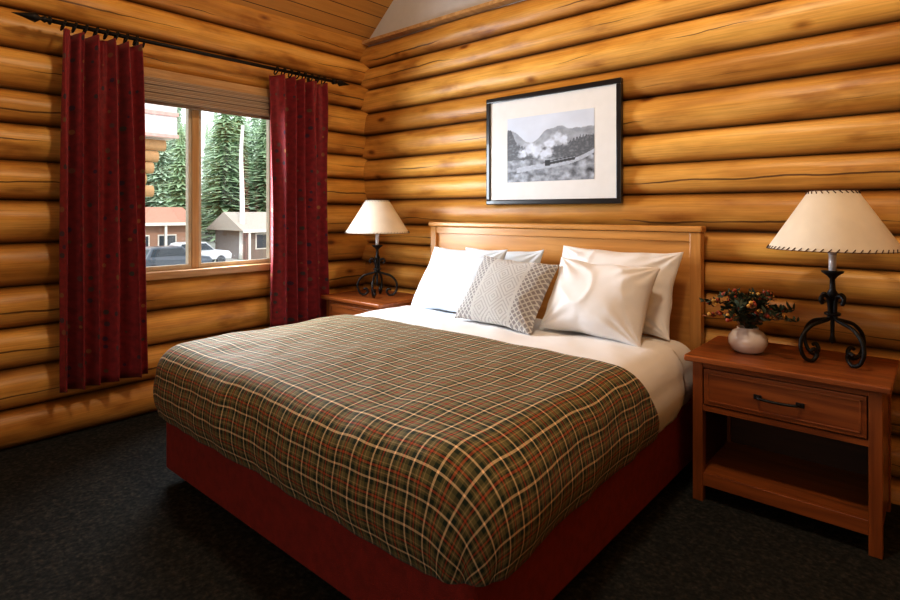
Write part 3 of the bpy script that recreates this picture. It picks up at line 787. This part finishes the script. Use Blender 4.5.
def house(nm, cx, cy, hx, hy, eave, ridge, wallc, roofc, ridge_axis='Y'):
    e = empty(nm, (cx, cy, GZ)); Mw = simple(nm+'_wall', wallc, .9); Mr = simple(nm+'_roof', roofc, .9); Mt = simple(nm+'_trim', (.7, .66, .6), .7); Md = simple(nm+'_glass', (.05, .06, .07), .2)
    box('walls', cx-hx, cx+hx, cy-hy, cy+hy, GZ, eave, Mw, 0, e)
    o_ = .6
    V = [(cx-hx-o_, cy-hy-o_, eave-.1), (cx+hx+o_, cy-hy-o_, eave-.1), (cx+hx+o_, cy+hy+o_, eave-.1), (cx-hx-o_, cy+hy+o_, eave-.1), (cx, cy-hy-o_, ridge), (cx, cy+hy+o_, ridge)]
    mesh_obj('roof', V, [(0, 3, 2, 1), (1, 2, 5, 4), (3, 0, 4, 5), (0, 1, 4), (2, 3, 5)], Mr, e)
    box('fascia', cx+hx+o_-.02, cx+hx+o_+.08, cy-hy-o_, cy+hy+o_, eave-.25, eave-.02, Mt, 0, e)
    k = 0; yy = cy-hy
    while yy < cy+hy+.1:
        box('porch_post_%d' % k, cx+hx+o_-.15, cx+hx+o_, yy-.08, yy+.08, GZ, eave-.2, Mt, 0, e); yy += 2.4; k += 1
    x = cx+hx
    y = cy-hy+.9; i = 0
    while y < cy+hy-1.2:
        if i % 3 == 1:
            box('door_%d' % i, x, x+.06, y, y+1.0, GZ, GZ+2.1, Md, 0, e)
        else:
            box('window_trim_%d' % i, x, x+.05, y-.1, y+1.3, GZ+.8, GZ+2.1, Mt, 0, e); box('window_pane_%d' % i, x+.04, x+.08, y, y+1.2, GZ+.9, GZ+2.0, Md, 0, e)
        y += 2.0; i += 1
house('lodge_house', -48, 15.4, 2.6, 4.6, .55, 1.75, (.34, .20, .14), (.42, .21, .15))
house('cottage', -44.5, 27.3, 2.6, 4.3, -.05, 1.35, (.22, .17, .14), (.42, .37, .32))
def car(x, y, col):
    e = empty('car', (x, y, GZ)); Mc = simple('car_paint', col, .3, coat=.6, noise_amt=.03); Mg = simple('car_glass', (.02, .03, .04), .1)
    prof = [(-2.2, .4), (-2.25, .8), (-2.1, 1.0), (-1.9, 1.05), (-1.55, 1.62), (-1.2, 1.70), (.35, 1.70), (1.0, 1.12), (2.05, .98), (2.25, .75), (2.2, .4)]
    n = len(prof); V = []
    for s in (-.86, .86):
        for (a, z) in prof: V.append((x+s*(1 if z < 1.1 else .86), y+a, GZ+z))
    F = [tuple(range(n)), tuple(reversed(range(n, 2*n)))]+[(i, n+i, n+(i+1) % n, (i+1) % n) for i in range(n)]
    o = mesh_obj('body', V, F, Mc, e); mm = o.modifiers.new('b', 'BEVEL'); mm.width = .06; mm.segments = 2
    for k, s in enumerate((-1, 1)):
        mesh_obj('side_glass_%d' % k, [(x+s*.87, y-1.6, GZ+1.12), (x+s*.87, y+.85, GZ+1.12), (x+s*.775, y+.3, GZ+1.6), (x+s*.775, y-1.4, GZ+1.58)], [(0, 1, 2, 3)], Mg, e)
    for k, (sx_, sy) in enumerate(((-.8, -1.4), (.8, -1.4), (-.8, 1.4), (.8, 1.4))):
        V, F = lathe_data([(0, -.11), (.30, -.11), (.34, -.06), (.34, .06), (.30, .11), (0, .11)], 0, 0, 18)
        mesh_obj('wheel_%d' % k, [(x+sx_+c_, y+sy+a_, GZ+.34+b_) for a_, b_, c_ in V], F, M_black, e, True)
car(-36.5, 15.0, (.07, .085, .11)); car(-40.5, 18.4, (.55, .55, .58))
# neighbouring porch roof with stacked log beams
po = empty('porch', (-12.8, 3, GZ))
M_w = simple('porch_siding', (.72, .64, .62), .7); M_pr = simple('porch_red_trim', (.60, .36, .32), .6)
box('fascia', -13.4, -12.5, 0.2, 5.25, 2.95, 4.3, M_w, 0, po)
box('red_trim_a', -12.5, -12.46, 0.2, 5.27, 3.42, 3.50, M_pr, 0, po); box('red_trim_b', -12.5, -12.46, 0.2, 5.27, 2.95, 3.02, M_pr, 0, po)
box('roof', -14.5, -12.2, -.1, 5.5, 4.3, 4.5, M_pr, 0, po)
for i, (yy, z) in enumerate(((5.2, 2.80), (5.05, 2.55), (4.95, 2.30), (4.8, 2.05), (4.95, 1.80))):
    tube('log_beam_%d' % i, [(-12.8, 0.3, z), (-12.8, yy-.1, z)], .125, simple('beam_%d' % i, (.52, .30, .14), .7), po, 14)
for i, yy in enumerate((.9, 3.9)):
    tube('post_%d' % i, [(-12.8, yy, GZ), (-12.8, yy, 1.8)], .14, M_trunk, po, 14)

# ---------------------------------------------------------------- lights
wd = bpy.data.worlds.new('overcast_sky'); scene.world = wd; wd.use_nodes = True
bg = wd.node_tree.nodes['Background']; bg.inputs[0].default_value = (.88, .94, 1.0, 1); bg.inputs[1].default_value = 2.4
def light(nm, kind, loc, en, col, **kw):
    l = bpy.data.lights.new(nm, kind); l.energy = en; l.color = col
    for k, v in kw.items(): setattr(l, k, v)
    o = bpy.data.objects.new(nm, l); o.location = loc; COL.objects.link(o); return o
def aim(o, t): o.rotation_euler = (Vector(t)-o.location).to_track_quat('-Z', 'Y').to_euler()
s = light('sun', 'SUN', (0, 0, 10), 2.0, (1, .95, .88), angle=.08); aim(s, Vector((0, 0, 10))+Vector((-.75, .25, -.6)))
a = light('front_fill_light', 'AREA', (-.9, YF+.12, 1.75), 25, (1.0, .95, .86), shape='RECTANGLE', size=3.0, size_y=1.6); aim(a, (-1.6, 3.3, 1.5))  # added fill light, set in the made-up front window frame
a = light('window_1_daylight', 'AREA', (-3.86, 1.83, 1.55), 60, (.84, .92, 1.0), shape='RECTANGLE', size=.8, size_y=1.1); aim(a, (-1.0, 2.4, 1.0))
a.data.spread = math.radians(150)
# unseen ceiling fixture, put in for warm light from above
FY = 1.35
cf = empty('unseen_ceiling_light', (XM, FY, 3.9))
lathe('canopy', [(0, ZR-.02), (.07, ZR-.02), (.06, ZR-.05), (0, ZR-.06)], XM, FY, M_iron, cf, 24)
tube('stem', [(XM, FY, ZR-.05), (XM, FY, 3.95)], .01, M_iron, cf)
lathe('bowl_rim', [(.20, 3.90), (.205, 3.93), (.20, 3.95), (0, 3.97)], XM, FY, M_iron, cf, 32)
light('unseen_ceiling_bulb', 'POINT', (XM, FY, 3.72), 135, (1.0, .83, .60), shadow_soft_size=.17)
scene.view_settings.view_transform = 'Standard'
scene.view_settings.look = 'None'
scene.view_settings.exposure = 0.06
scene.view_settings.gamma = 0.86
